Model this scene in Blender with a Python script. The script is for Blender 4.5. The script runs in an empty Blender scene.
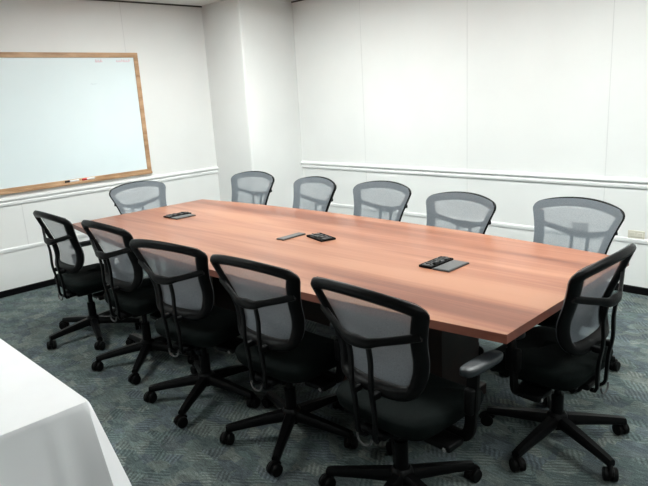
import bpy, bmesh, math, random
from mathutils import Vector, Matrix
R = math.radians
SC = bpy.context.scene
COL = SC.collection
random.seed(7)

# ------------------------------------------------------------------ materials
def mat(name):
    m = bpy.data.materials.new(name); m.use_nodes = True
    nt = m.node_tree
    return m, nt, nt.nodes['Principled BSDF'], nt.nodes['Material Output']

def N(nt, t, **kw):
    n = nt.nodes.new(t)
    for k, v in kw.items():
        if k in n.inputs.keys(): n.inputs[k].default_value = v
        else: setattr(n, k, v)
    return n

def ramp(nt, stops, interp='LINEAR'):
    n = nt.nodes.new('ShaderNodeValToRGB'); cr = n.color_ramp; cr.interpolation = interp
    while len(cr.elements) < len(stops): cr.elements.new(.5)
    for e, (p, c) in zip(cr.elements, stops):
        e.position = p; e.color = (*c, 1)
    return n

def coords(nt, scale=(1, 1, 1), rot=(0, 0, 0)):
    tc = N(nt, 'ShaderNodeTexCoord'); mp = N(nt, 'ShaderNodeMapping')
    mp.inputs['Scale'].default_value = scale; mp.inputs['Rotation'].default_value = rot
    nt.links.new(tc.outputs['Object'], mp.inputs['Vector'])
    return mp.outputs['Vector']

def plain(name, c, rough=.5, var=.08, nscale=6, bump=0, bscale=200, spec=.5, metal=0):
    m, nt, b, o = mat(name)
    n = N(nt, 'ShaderNodeTexNoise', Scale=nscale, Detail=3)
    nt.links.new(coords(nt), n.inputs['Vector'])
    lo = tuple(x * (1 - var) for x in c); hi = tuple(min(1, x * (1 + var)) for x in c)
    r = ramp(nt, [(.3, lo), (.7, hi)])
    nt.links.new(n.outputs['Fac'], r.inputs['Fac']); nt.links.new(r.outputs['Color'], b.inputs['Base Color'])
    b.inputs['Roughness'].default_value = rough; b.inputs['Metallic'].default_value = metal
    b.inputs['Specular IOR Level'].default_value = spec
    if bump:
        n2 = N(nt, 'ShaderNodeTexNoise', Scale=bscale, Detail=2)
        nt.links.new(coords(nt), n2.inputs['Vector'])
        bp = N(nt, 'ShaderNodeBump', Strength=bump, Distance=.002)
        nt.links.new(n2.outputs['Fac'], bp.inputs['Height']); nt.links.new(bp.outputs['Normal'], b.inputs['Normal'])
    return m

def wood(name, dark, mid, light, rough, scale=(.38, 4.6, 4.6), fine=(1.2, 70, 70), spec=.4):
    m, nt, b, o = mat(name)
    n1 = N(nt, 'ShaderNodeTexNoise', Scale=1.0, Detail=3, Roughness=.55, Distortion=.4)
    nt.links.new(coords(nt, scale), n1.inputs['Vector'])
    n2 = N(nt, 'ShaderNodeTexNoise', Scale=1.0, Detail=2)
    nt.links.new(coords(nt, fine), n2.inputs['Vector'])
    mx = N(nt, 'ShaderNodeMix', data_type='FLOAT'); mx.inputs[0].default_value = .18
    nt.links.new(n1.outputs['Fac'], mx.inputs[2]); nt.links.new(n2.outputs['Fac'], mx.inputs[3])
    r = ramp(nt, [(.39, dark), (.5, mid), (.61, light)])
    nt.links.new(mx.outputs[0], r.inputs['Fac']); nt.links.new(r.outputs['Color'], b.inputs['Base Color'])
    b.inputs['Roughness'].default_value = rough; b.inputs['Specular IOR Level'].default_value = spec
    return m

M = {}
M['wall'] = plain('wall_paint', (.80, .80, .785), .55, .02, 2, bump=.05, bscale=90)
M['wall_rear'] = plain('rear_wall_low_bounce', (.16, .15, .145), .6, .03, 2)  # walls out of view, coloured dark to cut bounced light
M['trimw'] = plain('white_trim_paint', (.82, .82, .81), .4, .01, 3)
M['joint'] = plain('panel_joint', (.68, .68, .67), .6, .03, 8)
M['gap'] = plain('ceiling_shadow_gap', (.05, .045, .04), .7, .1, 8)
M['ceil'] = plain('ceiling_tile', (.78, .78, .76), .8, .04, 30, bump=.2, bscale=120)
M['base'] = plain('black_vinyl_base', (.003, .003, .0035), .55, .1, 20, spec=.1)
M['plastic'] = plain('black_plastic', (.0018, .0018, .002), .42, .15, 40, bump=.15, bscale=900, spec=.14)
M['rubber'] = plain('black_rubber', (.002, .002, .002), .5, .1, 30, spec=.12)
M['seatfab'] = plain('seat_fabric', (.003, .005, .0046), .85, .25, 60, bump=.5, bscale=700, spec=.08)
M['pad'] = plain('arm_pad_soft', (.013, .017, .020), .42, .1, 30)
M['chrome'] = plain('dull_chrome', (.5, .5, .5), .3, .05, 20, metal=1)
M['silver'] = plain('light_grey_plastic', (.06, .06, .06), .5, .05, 20)
M['board'] = plain('whiteboard_enamel', (.76, .85, .87), .22, .02, 1.5, spec=.5)
M['cloth'] = plain('white_tablecloth_fabric', (.90, .89, .90), .9, .02, 5, bump=.12, bscale=500, spec=.1)
M['lid'] = plain('grey_lid_metal', (.10, .10, .10), .45, .05, 40)
M['socket'] = plain('charcoal_socket_plastic', (.035, .033, .032), .4, .1, 30)
M['beige'] = plain('beige_plate', (.66, .62, .53), .5, .03, 20)
M['grey_plate'] = plain('grey_plate', (.27, .27, .265), .5, .03, 20)
M['white_pl'] = plain('white_plastic', (.8, .8, .8), .4, .02, 20)
M['red_pl'] = plain('red_plastic', (.55, .02, .03), .4, .05, 20)
M['ink'] = plain('faint_red_ink', (.80, .64, .68), .5, .05, 60)
M['smear'] = plain('faint_grey_smear', (.66, .75, .77), .5, .05, 60)
M['oak'] = wood('oak_frame', (.36, .20, .10), (.47, .28, .15), (.56, .35, .20), .45, (3, 3, 12), (40, 5, 60))
M['wood'] = wood('cherry_laminate', (.185, .064, .037), (.305, .118, .068), (.395, .182, .108), .30)
M['edge'] = wood('cherry_edge_shaded', (.15, .045, .028), (.19, .06, .038), (.24, .08, .05), .4)  # same cherry as the top, darkened to paint the shade on the edge
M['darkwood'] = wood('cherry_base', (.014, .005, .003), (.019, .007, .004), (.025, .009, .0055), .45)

def mk_carpet():
    m, nt, b, o = mat('teal_grey_carpet')
    v = coords(nt)
    # warped blocks, fine dashes and pile noise
    nw = N(nt, 'ShaderNodeTexNoise', Scale=9, Detail=2); nt.links.new(v, nw.inputs['Vector'])
    ad = N(nt, 'ShaderNodeVectorMath', operation='MULTIPLY_ADD'); ad.inputs[1].default_value = (.05, .05, 0)
    nt.links.new(nw.outputs['Color'], ad.inputs[0]); nt.links.new(v, ad.inputs[2])
    def blocks(scale, ax):
        mp = N(nt, 'ShaderNodeMapping'); mp.inputs['Scale'].default_value = ax
        nt.links.new(ad.outputs[0], mp.inputs['Vector'])
        vo = N(nt, 'ShaderNodeTexVoronoi', distance='CHEBYCHEV'); vo.inputs['Scale'].default_value = scale
        nt.links.new(mp.outputs[0], vo.inputs['Vector'])
        sp = N(nt, 'ShaderNodeSeparateColor'); nt.links.new(vo.outputs['Color'], sp.inputs[0])
        return sp
    sp = blocks(11, (1, 1.35, 1)); sp2 = blocks(24, (.6, 1, 1))
    r = ramp(nt, [(0, (.094, .122, .120)), (.22, (.118, .146, .141)), (.42, (.098, .120, .130)),
                  (.60, (.138, .162, .153)), (.78, (.106, .126, .130)), (.93, (.156, .174, .162))], 'CONSTANT')
    nt.links.new(sp.outputs[0], r.inputs['Fac'])
    # short dashes: a wave across each block, switched on in some blocks only
    wv = N(nt, 'ShaderNodeTexWave'); wv.inputs['Scale'].default_value = 15; wv.inputs['Distortion'].default_value = 3
    wv.inputs['Detail'].default_value = 1; nt.links.new(coords(nt, (1, 1, 1), (0, 0, .95)), wv.inputs['Vector'])
    wv2 = N(nt, 'ShaderNodeTexWave'); wv2.inputs['Scale'].default_value = 15; wv2.inputs['Distortion'].default_value = 3
    wv2.inputs['Detail'].default_value = 1; nt.links.new(coords(nt, (1, 1, 1), (0, 0, -.6)), wv2.inputs['Vector'])
    g2 = N(nt, 'ShaderNodeMath', operation='GREATER_THAN'); g2.inputs[1].default_value = .5; nt.links.new(sp.outputs[2], g2.inputs[0])
    wmix = N(nt, 'ShaderNodeMix', data_type='FLOAT'); nt.links.new(g2.outputs[0], wmix.inputs[0])
    nt.links.new(wv.outputs['Fac'], wmix.inputs[2]); nt.links.new(wv2.outputs['Fac'], wmix.inputs[3])
    gt = N(nt, 'ShaderNodeMath', operation='GREATER_THAN'); gt.inputs[1].default_value = .5
    nt.links.new(sp.outputs[1], gt.inputs[0])
    wm_ = N(nt, 'ShaderNodeMix', data_type='FLOAT'); wm_.inputs[2].default_value = .5
    nt.links.new(gt.outputs[0], wm_.inputs[0]); nt.links.new(wmix.outputs[0], wm_.inputs[3])
    nd = N(nt, 'ShaderNodeTexNoise', Scale=1, Detail=2); nt.links.new(coords(nt, (30, 110, 1), (0, 0, .5)), nd.inputs['Vector'])
    nl = N(nt, 'ShaderNodeTexNoise', Scale=3.2, Detail=3); nt.links.new(v, nl.inputs['Vector'])
    nf = N(nt, 'ShaderNodeTexNoise', Scale=230, Detail=1); nt.links.new(v, nf.inputs['Vector'])
    cur = r.outputs['Color']
    for out, f0, f1, lo, hi in ((nd.outputs['Fac'], .3, .7, .74, 1.24), (nl.outputs['Fac'], .3, .7, .84, 1.12), (nf.outputs['Fac'], .3, .7, .66, 1.34),
                                (wm_.outputs[0], 0, 1, .73, 1.27), (sp2.outputs[0], 0, 1, .80, 1.20)):
        mr = N(nt, 'ShaderNodeMapRange'); mr.inputs['From Min'].default_value = f0; mr.inputs['From Max'].default_value = f1
        mr.inputs['To Min'].default_value = lo; mr.inputs['To Max'].default_value = hi
        nt.links.new(out, mr.inputs['Value'])
        mu = N(nt, 'ShaderNodeVectorMath', operation='SCALE')
        nt.links.new(cur, mu.inputs[0]); nt.links.new(mr.outputs[0], mu.inputs['Scale']); cur = mu.outputs[0]
    nt.links.new(cur, b.inputs['Base Color'])
    b.inputs['Roughness'].default_value = .95; b.inputs['Specular IOR Level'].default_value = .1
    bp = N(nt, 'ShaderNodeBump', Strength=.6, Distance=.004)
    nt.links.new(nf.outputs['Fac'], bp.inputs['Height']); nt.links.new(bp.outputs['Normal'], b.inputs['Normal'])
    return m
M['carpet'] = mk_carpet()

def mk_mesh():                                   # woven see-through back fabric
    m, nt, b, o = mat('grey_mesh_fabric')
    nt.nodes.remove(b)
    n = N(nt, 'ShaderNodeTexNoise', Scale=260, Detail=0); nt.links.new(coords(nt, (1, 1, 1.6)), n.inputs['Vector'])
    mr = N(nt, 'ShaderNodeMapRange'); mr.inputs['From Min'].default_value = .3; mr.inputs['From Max'].default_value = .7
    mr.inputs['To Min'].default_value = .57; mr.inputs['To Max'].default_value = .73
    nt.links.new(n.outputs['Fac'], mr.inputs['Value'])
    d = N(nt, 'ShaderNodeBsdfDiffuse'); d.inputs['Color'].default_value = (.245, .275, .302, 1)
    t = N(nt, 'ShaderNodeBsdfTranslucent'); t.inputs['Color'].default_value = (.27, .27, .28, 1)
    ms = N(nt, 'ShaderNodeMixShader'); ms.inputs[0].default_value = .2
    nt.links.new(d.outputs[0], ms.inputs[1]); nt.links.new(t.outputs[0], ms.inputs[2])
    tr = N(nt, 'ShaderNodeBsdfTransparent'); tr.inputs['Color'].default_value = (1, 1, 1, 1)
    mx = N(nt, 'ShaderNodeMixShader')
    nt.links.new(mr.outputs[0], mx.inputs[0]); nt.links.new(tr.outputs[0], mx.inputs[1]); nt.links.new(ms.outputs[0], mx.inputs[2])
    nt.links.new(mx.outputs[0], o.inputs['Surface'])
    return m
M['mesh'] = mk_mesh()

def mk_glow(strength):
    m, nt, b, o = mat('light_diffuser')
    b.inputs['Base Color'].default_value = (.9, .9, .9, 1)
    b.inputs['Emission Color'].default_value = (.94, 1.0, .98, 1)
    b.inputs['Emission Strength'].default_value = strength
    return m

# ------------------------------------------------------------------ mesh helpers
def link(name, bm, m, parent=None, smooth=False, angle=40):
    me = bpy.data.meshes.new(name)
    bmesh.ops.recalc_face_normals(bm, faces=bm.faces[:])
    bm.to_mesh(me); bm.free()
    ms = m if isinstance(m, (list, tuple)) else [m]
    for k in ms: me.materials.append(k)
    if smooth:
        me.polygons.foreach_set('use_smooth', [True] * len(me.polygons))
        try: me.set_sharp_from_angle(angle=R(angle))
        except Exception: pass
    o = bpy.data.objects.new(name, me); COL.objects.link(o)
    if parent: o.parent = parent
    return o

def add_box(bm, c, s, bev=0, rot=None, seg=2):
    r = bmesh.ops.create_cube(bm, size=1)
    vs = r['verts']
    for v in vs: v.co = Vector((v.co.x * s[0], v.co.y * s[1], v.co.z * s[2]))
    if bev:
        es = list({e for v in vs for e in v.link_edges})
        rb = bmesh.ops.bevel(bm, geom=es, offset=bev, segments=seg, affect='EDGES', profile=.5)
        vs = list({v for f in rb['faces'] for v in f.verts} | {v for v in vs if v.is_valid})
    mt = Matrix.Translation(c)
    if rot: mt = mt @ rot.to_4x4()
    for v in vs: v.co = mt @ v.co
    return vs

def add_ring_sweep(bm, rings, closed=False, caps=True):
    rows = [[bm.verts.new(p) for p in ring] for ring in rings]
    n = len(rows[0]); k = len(rows)
    for i in range(k if closed else k - 1):
        a, b = rows[i], rows[(i + 1) % k]
        for j in range(n):
            bm.faces.new((a[j], a[(j + 1) % n], b[(j + 1) % n], b[j]))
    if caps and not closed:
        bm.faces.new(rows[0][::-1]); bm.faces.new(rows[-1])
    return rows

def add_tube(bm, pts, r, n=8, closed=False, flat=None, up=None):
    pts = [Vector(p) for p in pts]; k = len(pts); rings = []
    upv = Vector(up) if up else Vector((0, 0, 1))
    for i, p in enumerate(pts):
        if closed: t = pts[(i + 1) % k] - pts[i - 1]
        else: t = pts[min(i + 1, k - 1)] - pts[max(i - 1, 0)]
        t.normalize()
        s = t.cross(upv)
        if s.length < 1e-4: s = t.cross(Vector((1, 0, 0)))
        s.normalize(); u = s.cross(t).normalized()
        rr = r[i] if isinstance(r, (list, tuple)) else r
        ra, rb = (rr, rr) if flat is None else (rr, rr * flat)
        ring = []
        for j in range(n):
            a = 2 * math.pi * j / n
            ca, sa = math.cos(a), math.sin(a)
            if flat is not None:                   # rounded rectangle section
                ca = math.copysign(abs(ca) ** .55, ca); sa = math.copysign(abs(sa) ** .55, sa)
            ring.append(p + s * ra * ca + u * rb * sa)
        rings.append(ring)
    add_ring_sweep(bm, rings, closed)

def add_lathe(bm, prof, n=20, mt=None):
    rings = []
    for rr, z in prof:
        rings.append([Vector((rr * math.cos(2 * math.pi * j / n), rr * math.sin(2 * math.pi * j / n), z)) for j in range(n)])
    if mt is not None: rings = [[mt @ p for p in ring] for ring in rings]
    add_ring_sweep(bm, rings)

def add_prism(bm, poly, z0, z1):
    a = [bm.verts.new((x, y, z0)) for x, y in poly]; b = [bm.verts.new((x, y, z1)) for x, y in poly]
    n = len(poly)
    bm.faces.new(a[::-1]); bm.faces.new(b)
    for i in range(n): bm.faces.new((a[i], a[(i + 1) % n], b[(i + 1) % n], b[i]))

def crom(pts, k=6, closed=False):
    P = [Vector(p) for p in pts]; n = len(P); out = []
    for i in range(n if closed else n - 1):
        p1, p2 = P[i], P[(i + 1) % n]
        p0 = P[i - 1] if (closed or i > 0) else p1
        p3 = P[(i + 2) % n] if (closed or i + 2 < n) else p2
        for j in range(k):
            t = j / k
            out.append(.5 * ((2 * p1) + (p2 - p0) * t + (2 * p0 - 5 * p1 + 4 * p2 - p3) * t * t + (3 * p1 - p0 - 3 * p2 + p3) * t ** 3))
    if not closed: out.append(P[-1])
    return out

def empty(name, loc, rz=0):
    o = bpy.data.objects.new(name, None); COL.objects.link(o)
    o.location = loc; o.rotation_euler = (0, 0, rz); o.empty_display_size = .1
    return o

def tag(o, label, cat, group=None):
    o['label'] = label; o['category'] = cat
    if group: o['group'] = group
    return o

def struct(name, bm, m, **kw):
    o = link(name, bm, m, **kw); o['kind'] = 'structure'
    return o

def copy_tree(o, parent=None):
    c = o.copy(); COL.objects.link(c)
    if parent: c.parent = parent
    for ch in list(o.children): copy_tree(ch, c)
    return c

# ------------------------------------------------------------------ the room
XR, YF, YB, H = 8.2, -5.4, 1.88, 2.575
PX, PY = .64, 1.159                                # corner pillar
T = .12
def slab(name, x0, x1, y0, y1, z0, z1, m, bev=0):
    bm = bmesh.new(); add_box(bm, ((x0 + x1) / 2, (y0 + y1) / 2, (z0 + z1) / 2), (x1 - x0, y1 - y0, z1 - z0), bev)
    return struct(name, bm, m)
slab('floor', -T, XR + T, YF - T, YB + T, -.1, 0, M['carpet'])
slab('ceiling', -T, XR + T, YF - T, YB + T, H, H + .1, M['ceil'])
slab('wall_left', -T, 0, YF - T, YB + T, 0, H, M['wall'])
slab('wall_back', 0, XR, YB, YB + T, 0, H, M['wall'])
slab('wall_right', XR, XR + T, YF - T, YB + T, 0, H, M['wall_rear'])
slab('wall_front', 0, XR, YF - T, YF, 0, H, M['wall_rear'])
bm = bmesh.new()
b_ = .018
poly = [(0, PY)] + [(PX - b_ + b_ * math.sin(R(a)), PY + b_ - b_ * math.cos(R(a))) for a in range(0, 91, 15)] + [(PX, YB), (0, YB)]
add_prism(bm, poly, 0, H)
struct('wall_pillar', bm, M['wall'], smooth=True, angle=25)

# chair rail: two beads with a cove between them; ledge strip; black vinyl base; joints
RAIL = [(0, .798), (.012, .802), (.016, .810), (.016, .824), (.010, .832), (.008, .838), (.020, .842), (.026, .850), (.026, .860), (.016, .868), (.008, .874), (0, .877)]
LEDGE = [(0, .392), (.008, .393), (.010, .400), (.010, .420), (.006, .426), (0, .427)]
BASE = [(0, 0), (.009, 0), (.009, .052), (.004, .058), (0, .058)]
GAP = [(0, H - .014), (.012, H - .014), (.012, H - .0005), (0, H - .0005)]
def run(name, prof, m, axis, a, b, wall):
    bm = bmesh.new(); rings = []
    for t in (a, b):
        rings.append([Vector((wall + d, t, z)) if axis == 'y' else Vector((t, wall - d, z)) for d, z in prof])
    add_ring_sweep(bm, rings)
    return struct(name, bm, m, smooth=True, angle=30)
k = 1
for prof, m in ((RAIL, M['trimw']), (LEDGE, M['trimw']), (GAP, M['gap'])):
    run('trim_%d' % k, prof, m, 'y', YF, PY, 0); k += 1
    run('trim_%d' % k, prof, m, 'x', PX, XR, YB); k += 1
run('baseboard_left', BASE, M['base'], 'y', YF, PY, 0)
run('baseboard_back', BASE, M['base'], 'x', PX, XR, YB)
run('baseboard_pillar', BASE, M['base'], 'x', 0, PX, PY)
run('baseboard_pillar_side', BASE, M['base'], 'y', PY, YB, PX)
for xs in (1.596, 2.788, 3.980, 5.172, 6.364):     # 4 ft wall-panel joints
    for z0, z1 in ((.058, .392), (.427, .798), (.877, H - .014)):
        bm = bmesh.new(); add_box(bm, (xs, YB - .0007, (z0 + z1) / 2), (.005, .0014, z1 - z0))
        struct('trim_%d' % k, bm, M['joint']); k += 1
for ys in (.224, -.97, -2.165):
    for z0, z1 in ((.427, .798), (2.1, H - .014)):
        bm = bmesh.new(); add_box(bm, (.0007, ys, (z0 + z1) / 2), (.0014, .004, z1 - z0))
        struct('trim_%d' % k, bm, M['joint']); k += 1
bm = bmesh.new(); add_box(bm, (PX + .0012, YB - .0012, H / 2), (.0022, .0022, H - .03))
struct('trim_%d' % k, bm, M['joint']); k += 1

# ------------------------------------------------------------------ ceiling lights
def light(x, y, s, label):
    t = empty('ceiling_light', (x, y, H))
    tag(t, label, 'ceiling light', 'fluorescent ceiling lights')
    bm = bmesh.new()
    w, d = 1.2, .6
    for cx, cy, sx, sy in ((0, d / 2 - .0125, w, .025), (0, -d / 2 + .0125, w, .025), (w / 2 - .0125, 0, .025, d - .05), (-w / 2 + .0125, 0, .025, d - .05)):
        add_box(bm, (cx, cy, -.011), (sx, sy, .02))
    link('frame', bm, M['trimw'], t)
    bm = bmesh.new(); add_box(bm, (0, 0, -.007), (w - .052, d - .052, .01))
    link('diffuser', bm, mk_glow(s), t)
    return t
LIGHTS = [(1.9, .2, 27, 'rectangular fluorescent ceiling light over the table end nearest the whiteboard'),
          (4.3, .2, 24, 'rectangular fluorescent ceiling light over the table end nearest the camera'),
          (6.7, .2, 19, 'rectangular fluorescent ceiling light right of the conference table'),
          (6.6, -2.6, 15, 'rectangular fluorescent ceiling light behind the camera'),
          (1.9, -2.6, 15, 'added rectangular fluorescent ceiling light beside the white-clothed table')]  # unseen fixture, added to brighten the cloth top and left carpet
for a in LIGHTS: light(*a)

# ------------------------------------------------------------------ whiteboard
WY0, WY1, WZ0, WZ1 = -2.106, .334, .904, 2.095
wb = tag(empty('whiteboard', (0, (WY0 + WY1) / 2, WZ0)), 'large oak-framed whiteboard hanging on the left wall', 'whiteboard')
def wpart(name, bm, m, parent=None, **kw):
    o = link(name, bm, m, parent or wb, **kw)
    if parent is None:
        for v in o.data.vertices: v.co -= Vector(wb.location)
    return o
bm = bmesh.new(); add_box(bm, (.008, (WY0 + WY1) / 2, (WZ0 + WZ1) / 2), (.012, WY1 - WY0 - .04, WZ1 - WZ0 - .04))
panel = wpart('writing_surface', bm, M['board'])
fw = .045
def frame_bar(name, y0, y1, z0, z1, x1=.024):
    bm = bmesh.new(); add_box(bm, (x1 / 2 + .0005, (y0 + y1) / 2, (z0 + z1) / 2), (x1 - .001, y1 - y0, z1 - z0), .003)
    return wpart(name, bm, M['oak'])
frame_bar('frame_rail', WY0, WY1, WZ1 - fw, WZ1)
frame_bar('frame_rail', WY0, WY1, WZ0 + .012, WZ0 + .05)
frame_bar('frame_stile', WY1 - fw, WY1, WZ0 + .05, WZ1 - fw)
frame_bar('frame_stile', WY0, WY0 + fw, WZ0 + .05, WZ1 - fw)
bm = bmesh.new(); add_box(bm, (.0175, (WY0 + WY1) / 2, WZ0 + .013), (.034, WY1 - WY0, .026), .005)
wpart('marker_tray', bm, M['oak'])
def scribble(name, y0, y1, z0, z1, n, m, seed):
    rnd = random.Random(seed); bm = bmesh.new()
    x = .0146; y = y0; w = (y1 - y0) / n
    for i in range(n):
        zc = z0 + (z1 - z0) * rnd.uniform(.0, .3); ztop = z0 + (z1 - z0) * rnd.uniform(.6, 1)
        pts = [(x, y, z0), (x, y + w * .25, ztop), (x, y + w * .5, zc), (x, y + w * .85, z0 + (z1 - z0) * rnd.uniform(.3, .6))]
        add_tube(bm, crom(pts, 4), .0035, 5); y += w
    o = wpart(name, bm, m)
    o['label'] = 'faint half-wiped red pen strokes' if 'strokes' in name else 'faint grey smear'
scribble('pen_strokes', -.105, -.03, 2.006, 2.036, 3, M['ink'], 1)
scribble('pen_strokes', .105, .255, 2.008, 2.036, 6, M['ink'], 4)
scribble('pen_smear', -.178, -.115, 1.808, 1.822, 2, M['smear'], 9)
def marker(y, L, capm, label):
    t = tag(empty('whiteboard_marker', (.0245, y, WZ0 + .0362)), label, 'marker', 'markers on the whiteboard tray')
    mt = Matrix.Rotation(R(-90), 4, 'X')
    bm = bmesh.new(); add_lathe(bm, [(.004, L * .34), (.0095, L * .345), (.0098, L * .96), (.006, L)], 14, mt); link('barrel', bm, M['white_pl'], t, smooth=True)
    bm = bmesh.new(); add_lathe(bm, [(.006, 0), (.0098, .003), (.0098, L * .335), (.004, L * .34)], 14, mt); link('cap', bm, capm, t, smooth=True)
marker(-.568, .135, M['plastic'], 'white whiteboard marker with a black cap on the tray')
marker(-.402, .125, M['red_pl'], 'white whiteboard marker with a red cap on the tray')

# ------------------------------------------------------------------ wall outlets
def outlet(x, z, w, h, m, label, screws=True):
    t = tag(empty('wall_outlet', (x, YB, z)), label, 'wall outlet')
    bm = bmesh.new(); add_box(bm, (0, -.004, 0), (w, .007, h), .002); link('cover_plate', bm, m, t)
    for s in (-1, 1):
        bm = bmesh.new(); add_box(bm, (s * w * .23, -.009, 0), (w * .3, .004, h * .5), .0015); so = link('socket', bm, m, t)
outlet(3.809, .466, .125, .070, M['grey_plate'], 'grey outlet plate seen through a mesh chair back')
outlet(4.228, .456, .118, .060, M['beige'], 'beige horizontal outlet plate on the wall above the ledge strip')

# ------------------------------------------------------------------ conference table
TX0, TX1, TY0, TY1, TZ = 1.069, 4.727, -.974, .222, .735
cx, cy = (TX0 + TX1) / 2, (TY0 + TY1) / 2
BOW = .128
ct = tag(empty('conference_table', (cx, cy, 0)), 'long boat-shaped cherry wood conference table in the middle of the room', 'table')
def bow(x): return BOW * (1 - (2 * (x - cx) / (TX1 - TX0)) ** 2)
n = 40
xs = [TX0 + (TX1 - TX0) * i / n for i in range(n + 1)]
outl = [(x - cx, TY0 - bow(x) - cy) for x in xs] + [(x - cx, TY1 + bow(x) - cy) for x in reversed(xs)]
bm = bmesh.new(); add_prism(bm, outl, TZ - .035, TZ)
link('tabletop', bm, M['wood'], ct)
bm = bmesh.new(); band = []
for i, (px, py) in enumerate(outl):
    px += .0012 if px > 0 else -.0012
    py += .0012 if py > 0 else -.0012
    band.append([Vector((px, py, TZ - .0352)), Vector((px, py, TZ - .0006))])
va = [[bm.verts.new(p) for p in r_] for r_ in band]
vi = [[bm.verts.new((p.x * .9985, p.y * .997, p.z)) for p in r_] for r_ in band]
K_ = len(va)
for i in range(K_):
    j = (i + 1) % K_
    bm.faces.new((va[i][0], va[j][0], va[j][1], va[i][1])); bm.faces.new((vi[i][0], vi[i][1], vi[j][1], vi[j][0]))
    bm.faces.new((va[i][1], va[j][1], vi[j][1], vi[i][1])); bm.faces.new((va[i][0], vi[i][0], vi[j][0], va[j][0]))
link('edge_shade_band', bm, M['edge'], ct)
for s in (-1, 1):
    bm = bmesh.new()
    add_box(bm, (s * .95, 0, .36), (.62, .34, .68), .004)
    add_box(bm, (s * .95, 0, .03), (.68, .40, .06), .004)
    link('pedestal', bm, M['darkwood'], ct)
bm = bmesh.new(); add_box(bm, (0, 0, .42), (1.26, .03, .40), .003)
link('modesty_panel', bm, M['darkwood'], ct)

# power modules set in / lying on the table
def flip_lid(t, x0, x1, y0, y1, z=.004):
    bm = bmesh.new(); add_box(bm, ((x0 + x1) / 2, (y0 + y1) / 2, z), (x1 - x0, y1 - y0, .007), .003)
    l = link('lid', bm, M['socket'], t)
    bm = bmesh.new(); add_box(bm, ((x0 + x1) / 2, (y0 + y1) / 2, z + .004), (x1 - x0 - .012, y1 - y0 - .012, .003), .001)
    link('lid_plate', bm, M['lid'], l)
def tray(t, x0, x1, y0, y1, seed, along='y', cables=3):
    rnd = random.Random(seed)
    bm = bmesh.new()
    xc, yc, w, d = (x0 + x1) / 2, (y0 + y1) / 2, x1 - x0, y1 - y0
    add_box(bm, (xc, yc, .0025), (w, d, .005), .002)
    for a, b, c, e in ((xc, y0 + .003, w, .006), (xc, y1 - .003, w, .006), (x0 + .003, yc, .006, d - .012), (x1 - .003, yc, .006, d - .012)):
        add_box(bm, (a, b, .007), (c, e, .010))
    link('outlet_tray', bm, M['rubber'], t)
    ns = 4
    for i in range(ns):
        bm = bmesh.new()
        if along == 'y': c = (xc, y0 + d * (i + .5) / ns, .009); s = (w * .62, d / ns * .62, .013)
        else: c = (x0 + w * (i + .5) / ns, yc, .009); s = (w / ns * .62, d * .62, .013)
        add_box(bm, c, s, .003); link('socket', bm, M['socket'] if i % 2 else M['lid'], t)
    for i in range(cables):
        bm = bmesh.new()
        pts = []
        for j in range(6):
            f = (j + .5) / 6
            px = x0 + w * (rnd.uniform(.15, .85) if along == 'y' else f); py = y0 + d * (f if along == 'y' else rnd.uniform(.15, .85))
            pts.append((px, py, .0155 + rnd.uniform(0, .004)))
        add_tube(bm, crom(pts, 5), .003, 6); link('cable', bm, M['socket'], t, smooth=True)
t = tag(empty('power_module', (1.62, -.355, TZ)), 'black open power module with grey lid at the whiteboard end of the table', 'power outlet', 'power modules in the tabletop')
tray(t, -.095, -.008, -.095, .105, 1); flip_lid(t, 0, .088, -.09, .085)
t = tag(empty('power_module', (4.05, -.36, TZ)), 'black open power module with grey lid nearest the camera', 'power outlet', 'power modules in the tabletop')
tray(t, -.082, -.006, -.098, .095, 2, cables=5); flip_lid(t, 0, .095, -.10, .085)
t = tag(empty('cable_port_cover', (2.912, -.36, TZ)), 'closed flat grey cable port cover in the centre of the tabletop', 'cable cover')
bm = bmesh.new(); add_box(bm, (0, 0, .004), (.066, .195, .007), .003); l = link('rim', bm, M['socket'], t)
bm = bmesh.new(); add_box(bm, (0, 0, .008), (.054, .183, .003), .001); link('cover', bm, M['lid'], t)
t = tag(empty('power_module', (3.10, -.283, TZ), R(-15)), 'black ribbed outlet block without lid at the tabletop centre', 'power outlet', 'power modules in the tabletop')
tray(t, -.095, .095, -.050, .050, 3, along='x', cables=2)

# ------------------------------------------------------------------ mesh task chair (faces +Y at yaw 0, origin on the floor under the column)
BT, BZ, BW, LEAN, CURV, NAR, CROWN, QQ = .9153, .5175, .2823, .398, .0472, .0834, .0351, 2.742
BOFF = -.133
PROF = [(0, 0), (.36, 0), (.54, .012), (.665, .045), (.755, .115), (.80, .21), (.83, .36), (.87, .58), (.94, .76), (.978, .845), (.995, .89), (.988, .928), (.955, .96), (.89, .982), (.78, .992), (.55, .998), (.3, 1.0), (0, 1.0)]
def back_pt(u, v, dy=0, ins=0):
    """u: fraction of the half width BW (already scaled), v: 0 bottom .. 1 top"""
    w = u * BW * (1 - NAR * (1 - v))
    z = BZ + (BT - BZ) * v
    s = max(0, min(1, (v - .55) / .45)); s = s * s * (3 - 2 * s)
    z += CROWN * (1 - u * u) * s
    y = BOFF - LEAN * (z - .70) - QQ * min(z - .70, 0) ** 2 + CURV * u * u + dy
    return Vector((w, y, z))
half = crom([(u, v, 0) for u, v in PROF], 5)
outline = [(p.x, p.y) for p in half] + [(-p.x, p.y) for p in reversed(half[1:-1])]
def surf_y(x, z):                                     # depth of the back's curved surface
    v = (z - BZ) / (BT - BZ); u = x / (BW * (1 - NAR * (1 - v)))
    return BOFF - LEAN * (z - .70) - QQ * min(z - .70, 0) ** 2 + CURV * u * u
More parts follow.
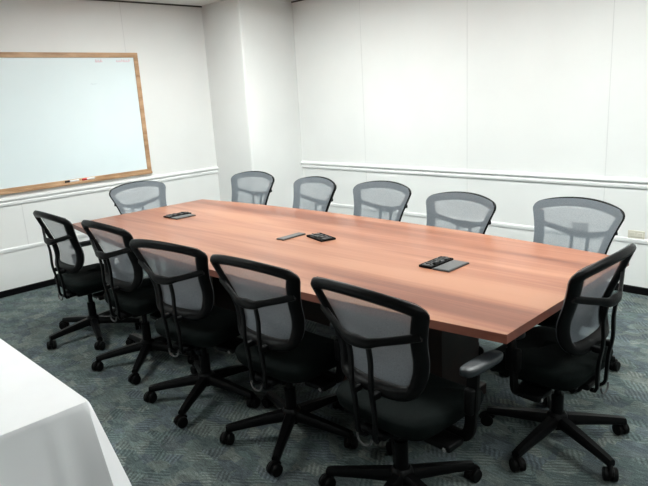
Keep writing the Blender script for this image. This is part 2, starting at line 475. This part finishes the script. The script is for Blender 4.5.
def wfrac(v):                                        # outline half width at height v
    best = .36
    for a, b in zip(half[:-1], half[1:]):
        if min(a.y, b.y) <= v <= max(a.y, b.y) and abs(b.y - a.y) > 1e-6:
            best = max(best, a.x + (b.x - a.x) * (v - a.y) / (b.y - a.y)) if v > .01 else .40
    return best

def make_chair():
    ch = empty('mesh_office_chair', (0, 0, 0))
    # --- star base with legs and casters
    bm = bmesh.new()
    add_lathe(bm, [(.02, .075), (.045, .08), (.05, .10), (.046, .135), (.034, .15), (.02, .152)], 20)
    base = link('star_base', bm, M['plastic'], ch, smooth=True)
    for i in range(5):
        a = R(72 * i); rot = Matrix.Rotation(a, 4, 'Z')
        bm = bmesh.new(); rings = []
        for f, zc, w, h in ((.035, .112, .024, .020), (.12, .103, .021, .018), (.22, .090, .018, .015), (.295, .079, .0165, .013), (.318, .074, .015, .012)):
            ring = []
            for dx, dz in ((-1, -.7), (-1, .3), (-.6, 1), (.6, 1), (1, .3), (1, -.7), (.7, -1), (-.7, -1)):
                ring.append(rot @ Vector((f, dx * w * 1.15, zc + dz * h * 1.3)))
            rings.append(ring)
        add_ring_sweep(bm, rings)
        link('leg', bm, M['plastic'], base, smooth=True, angle=50)
        bm = bmesh.new()
        sw = R(random.choice((20, -35, 60, 100, 140)))
        cm = rot @ Matrix.Translation((.310, 0, 0)) @ Matrix.Rotation(sw, 4, 'Z')
        for s in (-1, 1):
            wm = cm @ Matrix.Translation((.012, s * .0155, .0290)) @ Matrix.Rotation(R(90), 4, 'X')
            add_lathe(bm, [(.012, -.012), (.025, -.012), (.0287, -.008), (.0287, .008), (.025, .012), (.012, .012)], 20, wm)
        add_lathe(bm, [(.009, .03), (.009, .072)], 10, cm)
        hood = [cm @ Vector((.012 + .031 * math.cos(R(b)), 0, .029 + .031 * math.sin(R(b)))) for b in range(15, 175, 16)]
        add_tube(bm, hood, .011, 8, up=cm.to_3x3() @ Vector((0, 1, 0)))
        link('caster', bm, M['rubber'], base, smooth=True)
    # --- column and mechanism
    bm = bmesh.new(); add_lathe(bm, [(.027, .13), (.027, .25), (.016, .252), (.016, .350)], 18)
    link('gas_column', bm, M['plastic'], ch, smooth=True)
    bm = bmesh.new()
    add_box(bm, (0, -.005, .352), (.17, .22, .045), .012)
    add_box(bm, (0, -.12, .350), (.125, .08, .026), .008)
    mech = link('tilt_mechanism', bm, M['plastic'], ch)
    bm = bmesh.new(); add_tube(bm, [(-.08, .03, .352), (-.2, .035, .346), (-.235, .035, .342)], [.005, .005, .006], 8)
    add_box(bm, (-.255, .035, .341), (.05, .024, .008), .003)
    link('height_lever', bm, M['plastic'], mech, smooth=True)
    # --- seat
    bm = bmesh.new(); rings = []
    def sq(rx, ry, z, cyy, e=.42):
        ring = []
        for j in range(40):
            a = 2 * math.pi * j / 40
            x = rx * math.copysign(abs(math.cos(a)) ** e, math.cos(a)); y = ry * math.copysign(abs(math.sin(a)) ** e, math.sin(a))
            zz = z - .035 * max(0, (y / ry - .55) / .45) ** 2 - (.012 * (1 - (x / rx) ** 2) if z > .45 else 0)
            ring.append(Vector((x, y + cyy, zz)))
        return ring
    for rx, ry, z in ((.16, .16, .368), (.205, .20, .374), (.230, .222, .400), (.239, .230, .436), (.232, .225, .455), (.205, .200, .465), (.14, .14, .468), (.05, .05, .468)):
        rings.append(sq(rx, ry, z, .055))
    add_ring_sweep(bm, rings)
    link('seat', bm, M['seatfab'], ch, smooth=True, angle=80)
    # --- back frame (rounded fan-shaped hoop)
    bm = bmesh.new(); rings = []
    P = [back_pt(u, v) for u, v in outline]; k = len(P)
    for i in range(k):
        t = (P[(i + 1) % k] - P[i - 1]).normalized()
        nrm = Vector((0, 1, LEAN)).normalized()
        inn = nrm.cross(t).normalized()                # in plane, inward
        nrm = t.cross(inn).normalized()
        ctr = sum(P, Vector()) / k
        if (ctr - P[i]).dot(inn) < 0: inn = -inn
        wd = .046
        ring = []
        for a, b in ((0, -.004), (.004, -.013), (.015, -.026), (.032, -.028), (.043, -.021), (.049, -.010), (.050, -.003), (.042, .003), (.012, .005), (.003, .003)):
            p = P[i] + inn * a * 1.1; p.y = surf_y(p.x, p.z) + b
            ring.append(p)
        rings.append(ring)
    add_ring_sweep(bm, rings, closed=True)
    link('back_frame', bm, M['plastic'], ch, smooth=True, angle=70)
    # --- mesh fabric stretched over the front of the frame
    bm = bmesh.new(); rows = []
    vs = [.018 + (.985 - .018) * i / 24 for i in range(25)]
    for v in vs:
        wf = wfrac(v); wf = max(.1, wf - .022)
        row = []
        for j in range(17):
            f = -1 + 2 * j / 16
            p = back_pt(wf * f, v, .0085)
            p.y -= .012 * max(0, 1 - (f / .78) ** 2) * max(0, 1 - ((v - .5) / .38) ** 2)          # slight sag
            row.append(bm.verts.new(p))
        rows.append(row)
    for a, b in zip(rows[:-1], rows[1:]):
        for j in range(16): bm.faces.new((a[j], a[j + 1], b[j + 1], b[j]))
    mo = link('mesh_back', bm, M['mesh'], ch, smooth=True, angle=180)
    # --- lumbar bar: bows backwards and sags to the middle, on two uprights
    def side(z):                                      # inner edge of the frame at height z
        v = (z - BZ) / (BT - BZ); u = wfrac(v) - .09; return back_pt(u, v)
    e = side(.800); ex, ey = e.x + .012, e.y - .016
    zc = .742; yc = BOFF - LEAN * (zc - .70) - .064
    bm = bmesh.new()
    pts = []
    for t in (0, .25, .5, .75, .93): pts.append((-ex + (ex - .068) * t, ey + (yc - ey) * t, .798 + (zc + .006 - .798) * t ** .9))
    pts.append((-.05, yc - .004, zc + .001)); pts.append((0, yc - .006, zc - .001))
    pts += [(-x, y, z) for x, y, z in reversed(pts[:-1])]
    cp = crom(pts, 4)
    add_tube(bm, cp, [.0085 + .0045 * max(0, 1 - abs(p.x) / .10) for p in cp], 10, flat=1.8)
    link('lumbar_bar', bm, M['plastic'], ch, smooth=True, angle=60)
    bm = bmesh.new()
    yb = back_pt(0, 0).y
    for s in (-1, 1):
        pts = crom([(s * .050, yc + .001, zc - .004), (s * .049, yc + .012, .66), (s * .048, yb - .052, .56), (s * .047, yb - .040, .48), (s * .046, yb - .036, .40), (s * .042, yb - .034, .355), (s * .034, yb - .015, .336), (s * .03, yb + .03, .342)], 5)
        add_tube(bm, pts, .0100, 8, flat=.75, up=(0, 1, 0))
        add_box(bm, (s * .047, yb - .030, BZ + .012), (.024, .04, .026), .005)
    up = link('back_upright', bm, M['plastic'], ch, smooth=True, angle=60)
    bm = bmesh.new()
    add_tube(bm, crom([(-.036, yb - .048, .358), (-.030, yb - .050, .336), (-.012, yb - .050, .324), (.012, yb - .050, .324), (.030, yb - .050, .336), (.036, yb - .048, .358)], 4), .0045, 8)
    o = link('end_loop_glint', bm, M['silver'], up, smooth=True); o['label'] = 'loop at the foot of the upright, its glint painted grey'  # coloured lighter than the upright to paint its highlight
    # --- armrests
    for s in (-1, 1):
        bm = bmesh.new()
        add_box(bm, (s * .205, .0, .338), (.12, .09, .028), .008)
        pts = crom([(s * .12, .06, .350), (s * .235, .06, .345), (s * .275, .06, .375), (s * .284, .06, .45), (s * .285, .065, .52), (s * .283, .075, .598)], 5)
        add_tube(bm, pts, .024, 10, flat=.45, up=(0, 1, 0))
        add_box(bm, (s * .285, .063, .50), (.034, .062, .10), .008)
        ar = link('armrest', bm, M['rubber'], ch, smooth=True, angle=50)
        bm = bmesh.new(); rings = []
        for sc, z in ((.80, .598), (.97, .602), (1, .612), (.97, .622), (.82, .627), (.4, .628)):
            ring = []
            for j in range(28):
                a = 2 * math.pi * j / 28
                x = .034 * sc * math.copysign(abs(math.cos(a)) ** .6, math.cos(a)); y = (.114 - .04 * (1 - sc)) * (1 if sc > .5 else .75) * math.copysign(abs(math.sin(a)) ** .6, math.sin(a))
                ring.append(Vector((s * .276 + x, .135 + y, z)))
            rings.append(ring)
        add_ring_sweep(bm, rings)
        link('arm_pad', bm, M['pad'], ar, smooth=True, angle=80)
        bm = bmesh.new()
        km = Matrix.Translation((s * .245, -.047, .335)) @ Matrix.Rotation(R(90), 4, 'X')
        for j in range(3):
            add_box(bm, km @ Vector((0, 0, .002)), (.017, .0035, .003), .0005, rot=(km.to_3x3() @ Matrix.Rotation(R(60 * j), 3, 'Z')))
        o = link('arm_bolt', bm, M['grey_plate'], ar); o['label'] = 'small star-headed silver bolt'
    return ch

RAISE = {0: .016, 3: .010, 5: -.013, 10: -.012}                             # seats set a little higher
CH = [  # x, y of the column, yaw, star phase, label
 (4.381, -1.154, -3.1, 206, 'black mesh office chair on the near side, closest to the camera, beside the end chair'),
 (3.685, -1.116, 3.0, 232.4, 'black mesh office chair on the near side, second from the camera'),
 (3.024, -1.153, 9.7, 229.3, 'black mesh office chair in the middle of the five with backs to the camera'),
 (2.317, -1.115, 1.4, 243.8, 'black mesh office chair second from the left in the near row'),
 (1.577, -1.134, -.1, 269.4, 'black mesh office chair leftmost in the near row, its whole base in view'),
 (4.660, -.377, 88.5, 263.9, 'black mesh office chair at the right end of the table'),
 (.910, -.290, -85.5, 20, 'grey mesh office chair at the far end of the table under the whiteboard'),
 (1.366, .545, 185.0, 10, 'grey mesh office chair against the corner pillar, leftmost on the far side'),
 (2.197, .513, 172.0, 40, 'grey mesh office chair second from the pillar on the far side'),
 (2.877, .542, 178.4, 0, 'grey mesh office chair in the middle of the far side'),
 (3.615, .424, 173.0, 55, 'grey mesh office chair second from the right on the far side'),
 (4.335, .481, 170.5, 25, 'grey mesh office chair rightmost on the far side, in front of the grey outlet'),
]
proto = make_chair()
for i, (x, y, yaw, ph, lab) in enumerate(CH):
    o = proto if i == 0 else copy_tree(proto)
    if i >= 6:                                        # listed by the middle of the back: step forward to the column
        a = R(yaw); x += BOFF * math.sin(a); y -= BOFF * math.cos(a)
    o.location = (x, y, 0); o.rotation_euler = (0, 0, R(yaw))
    tag(o, lab, 'chair', 'office chairs around the conference table')
    for c in o.children:
        if c.name.startswith('star_base'): c.rotation_euler = (0, 0, R(ph - yaw))
        else: c.location.z = RAISE.get(i, 0)

# ------------------------------------------------------------------ cloth-covered side table
FX0, FX1, FY0, FY1, FZ = 2.18, 4.0, -2.93, -2.178, .735
ft = tag(empty('folding_table', ((FX0 + FX1) / 2, (FY0 + FY1) / 2, 0)), 'rectangular side table hidden under the white tablecloth', 'table')
bm = bmesh.new(); add_box(bm, (0, 0, FZ - .016), (FX1 - FX0 - .006, FY1 - FY0 - .006, .032), .004); link('tabletop', bm, M['white_pl'], ft)
for sx in (-1, 1):
    for sy in (-1, 1):
        bm = bmesh.new(); add_tube(bm, [(sx * .78, sy * .29, FZ - .03), (sx * .82, sy * .31, .002)], .014, 10); link('leg', bm, M['silver'], ft, smooth=True)
bm = bmesh.new()
per = []                                              # perimeter: position, outward normal, corner weight
def edge(p0, p1, n, k):
    for i in range(k):
        f = (i + .5) / k; L = math.dist(p0, p1); d0 = f * L; d1 = (1 - f) * L
        per.append((Vector((p0[0] + (p1[0] - p0[0]) * f, p0[1] + (p1[1] - p0[1]) * f, 0)), Vector((*n, 0)), d0, d1))
c00, c10, c11, c01 = (FX0, FY0), (FX1, FY0), (FX1, FY1), (FX0, FY1)
ring_src = []
for p0, p1, n, k in ((c00, c10, (0, -1), 90), (c10, c11, (1, 0), 60), (c11, c01, (0, 1), 90), (c01, c00, (-1, 0), 60)):
    edge(p0, p1, n, k)
rnd = random.Random(5)
def foldf(q, n):                                      # soft vertical folds, deterministic along the edge
    s = q.x if abs(n.y) > .5 else q.y
    return .4 * math.sin(s * 17 + 1.0) + .5 * math.sin(s * 33 + 2.2) + .3 * math.sin(s * 9 + .4) + .22 * math.sin(s * 57 + .9)
levels = [0, .006, .02, .05, .10, .16, .23, .32, .42, .52, .60]
rows = []
for li, h in enumerate(levels):
    row = []
    for q, n, d0, d1 in per:
        d = min(d0, d1); cw = max(0, 1 - d / .13); cw = cw ** 1.6
        toward = 1 if d1 < d0 else -1
        # tangent direction to nearest corner
        tan = Vector((-n.y, n.x, 0)) * toward
        out = .004 if h == 0 else .006 + .035 * h + (.065 * foldf(q, n)) * min(1, h * 3.2) * (1 - .5 * cw)
        vall = math.exp(-((d - .15) / .05) ** 2)
        out += cw * .22 * h - vall * .05 * min(1, h * 2.5)
        p = q + n * max(out, .003) + tan * (cw * .06 * h)
        z = FZ + .004 - h + (-.004 if li == 1 else 0)
        if h == 0: p = q + n * .002
        row.append(bm.verts.new((p.x, p.y, z)))
    rows.append(row)
K = len(per)
for a, b in zip(rows[:-1], rows[1:]):
    for j in range(K): bm.faces.new((a[j], a[(j + 1) % K], b[(j + 1) % K], b[j]))
bm.faces.new(rows[0])
cl = link('tablecloth', bm, M['cloth'], smooth=True, angle=55)
tag(cl, 'white tablecloth draped over the side table in the left foreground', 'tablecloth')

# ------------------------------------------------------------------ camera
f, yaw, pitch, roll = 606.563, -.7961, .2406, -.0581
fwd = Vector((math.sin(yaw) * math.cos(pitch), math.cos(yaw) * math.cos(pitch), -math.sin(pitch)))
r0 = Vector((math.cos(yaw), -math.sin(yaw), 0)); u0 = r0.cross(fwd)
rt = r0 * math.cos(roll) + u0 * math.sin(roll); upv = -r0 * math.sin(roll) + u0 * math.cos(roll)
cam = bpy.data.objects.new('camera', bpy.data.cameras.new('camera')); COL.objects.link(cam)
mw = Matrix((rt, upv, -fwd)).transposed().to_4x4(); mw.translation = (5.7175, -2.8213, 1.5981)
cam.matrix_world = mw
cam.data.sensor_width = 36; cam.data.lens = f * 36 / 648; cam.data.clip_start = .05
SC.camera = cam

w = bpy.data.worlds.new('world'); SC.world = w; w.use_nodes = True
w.node_tree.nodes['Background'].inputs[0].default_value = (.02, .02, .02, 1)
SC.view_settings.view_transform = 'Standard'; SC.view_settings.look = 'None'
SC.view_settings.gamma = 1; SC.view_settings.use_curve_mapping = False
SC.view_settings.exposure = 0.50
SC.cycles.use_denoising = True
SC.cycles.max_bounces = 10; SC.cycles.diffuse_bounces = 5; SC.cycles.transparent_max_bounces = 12
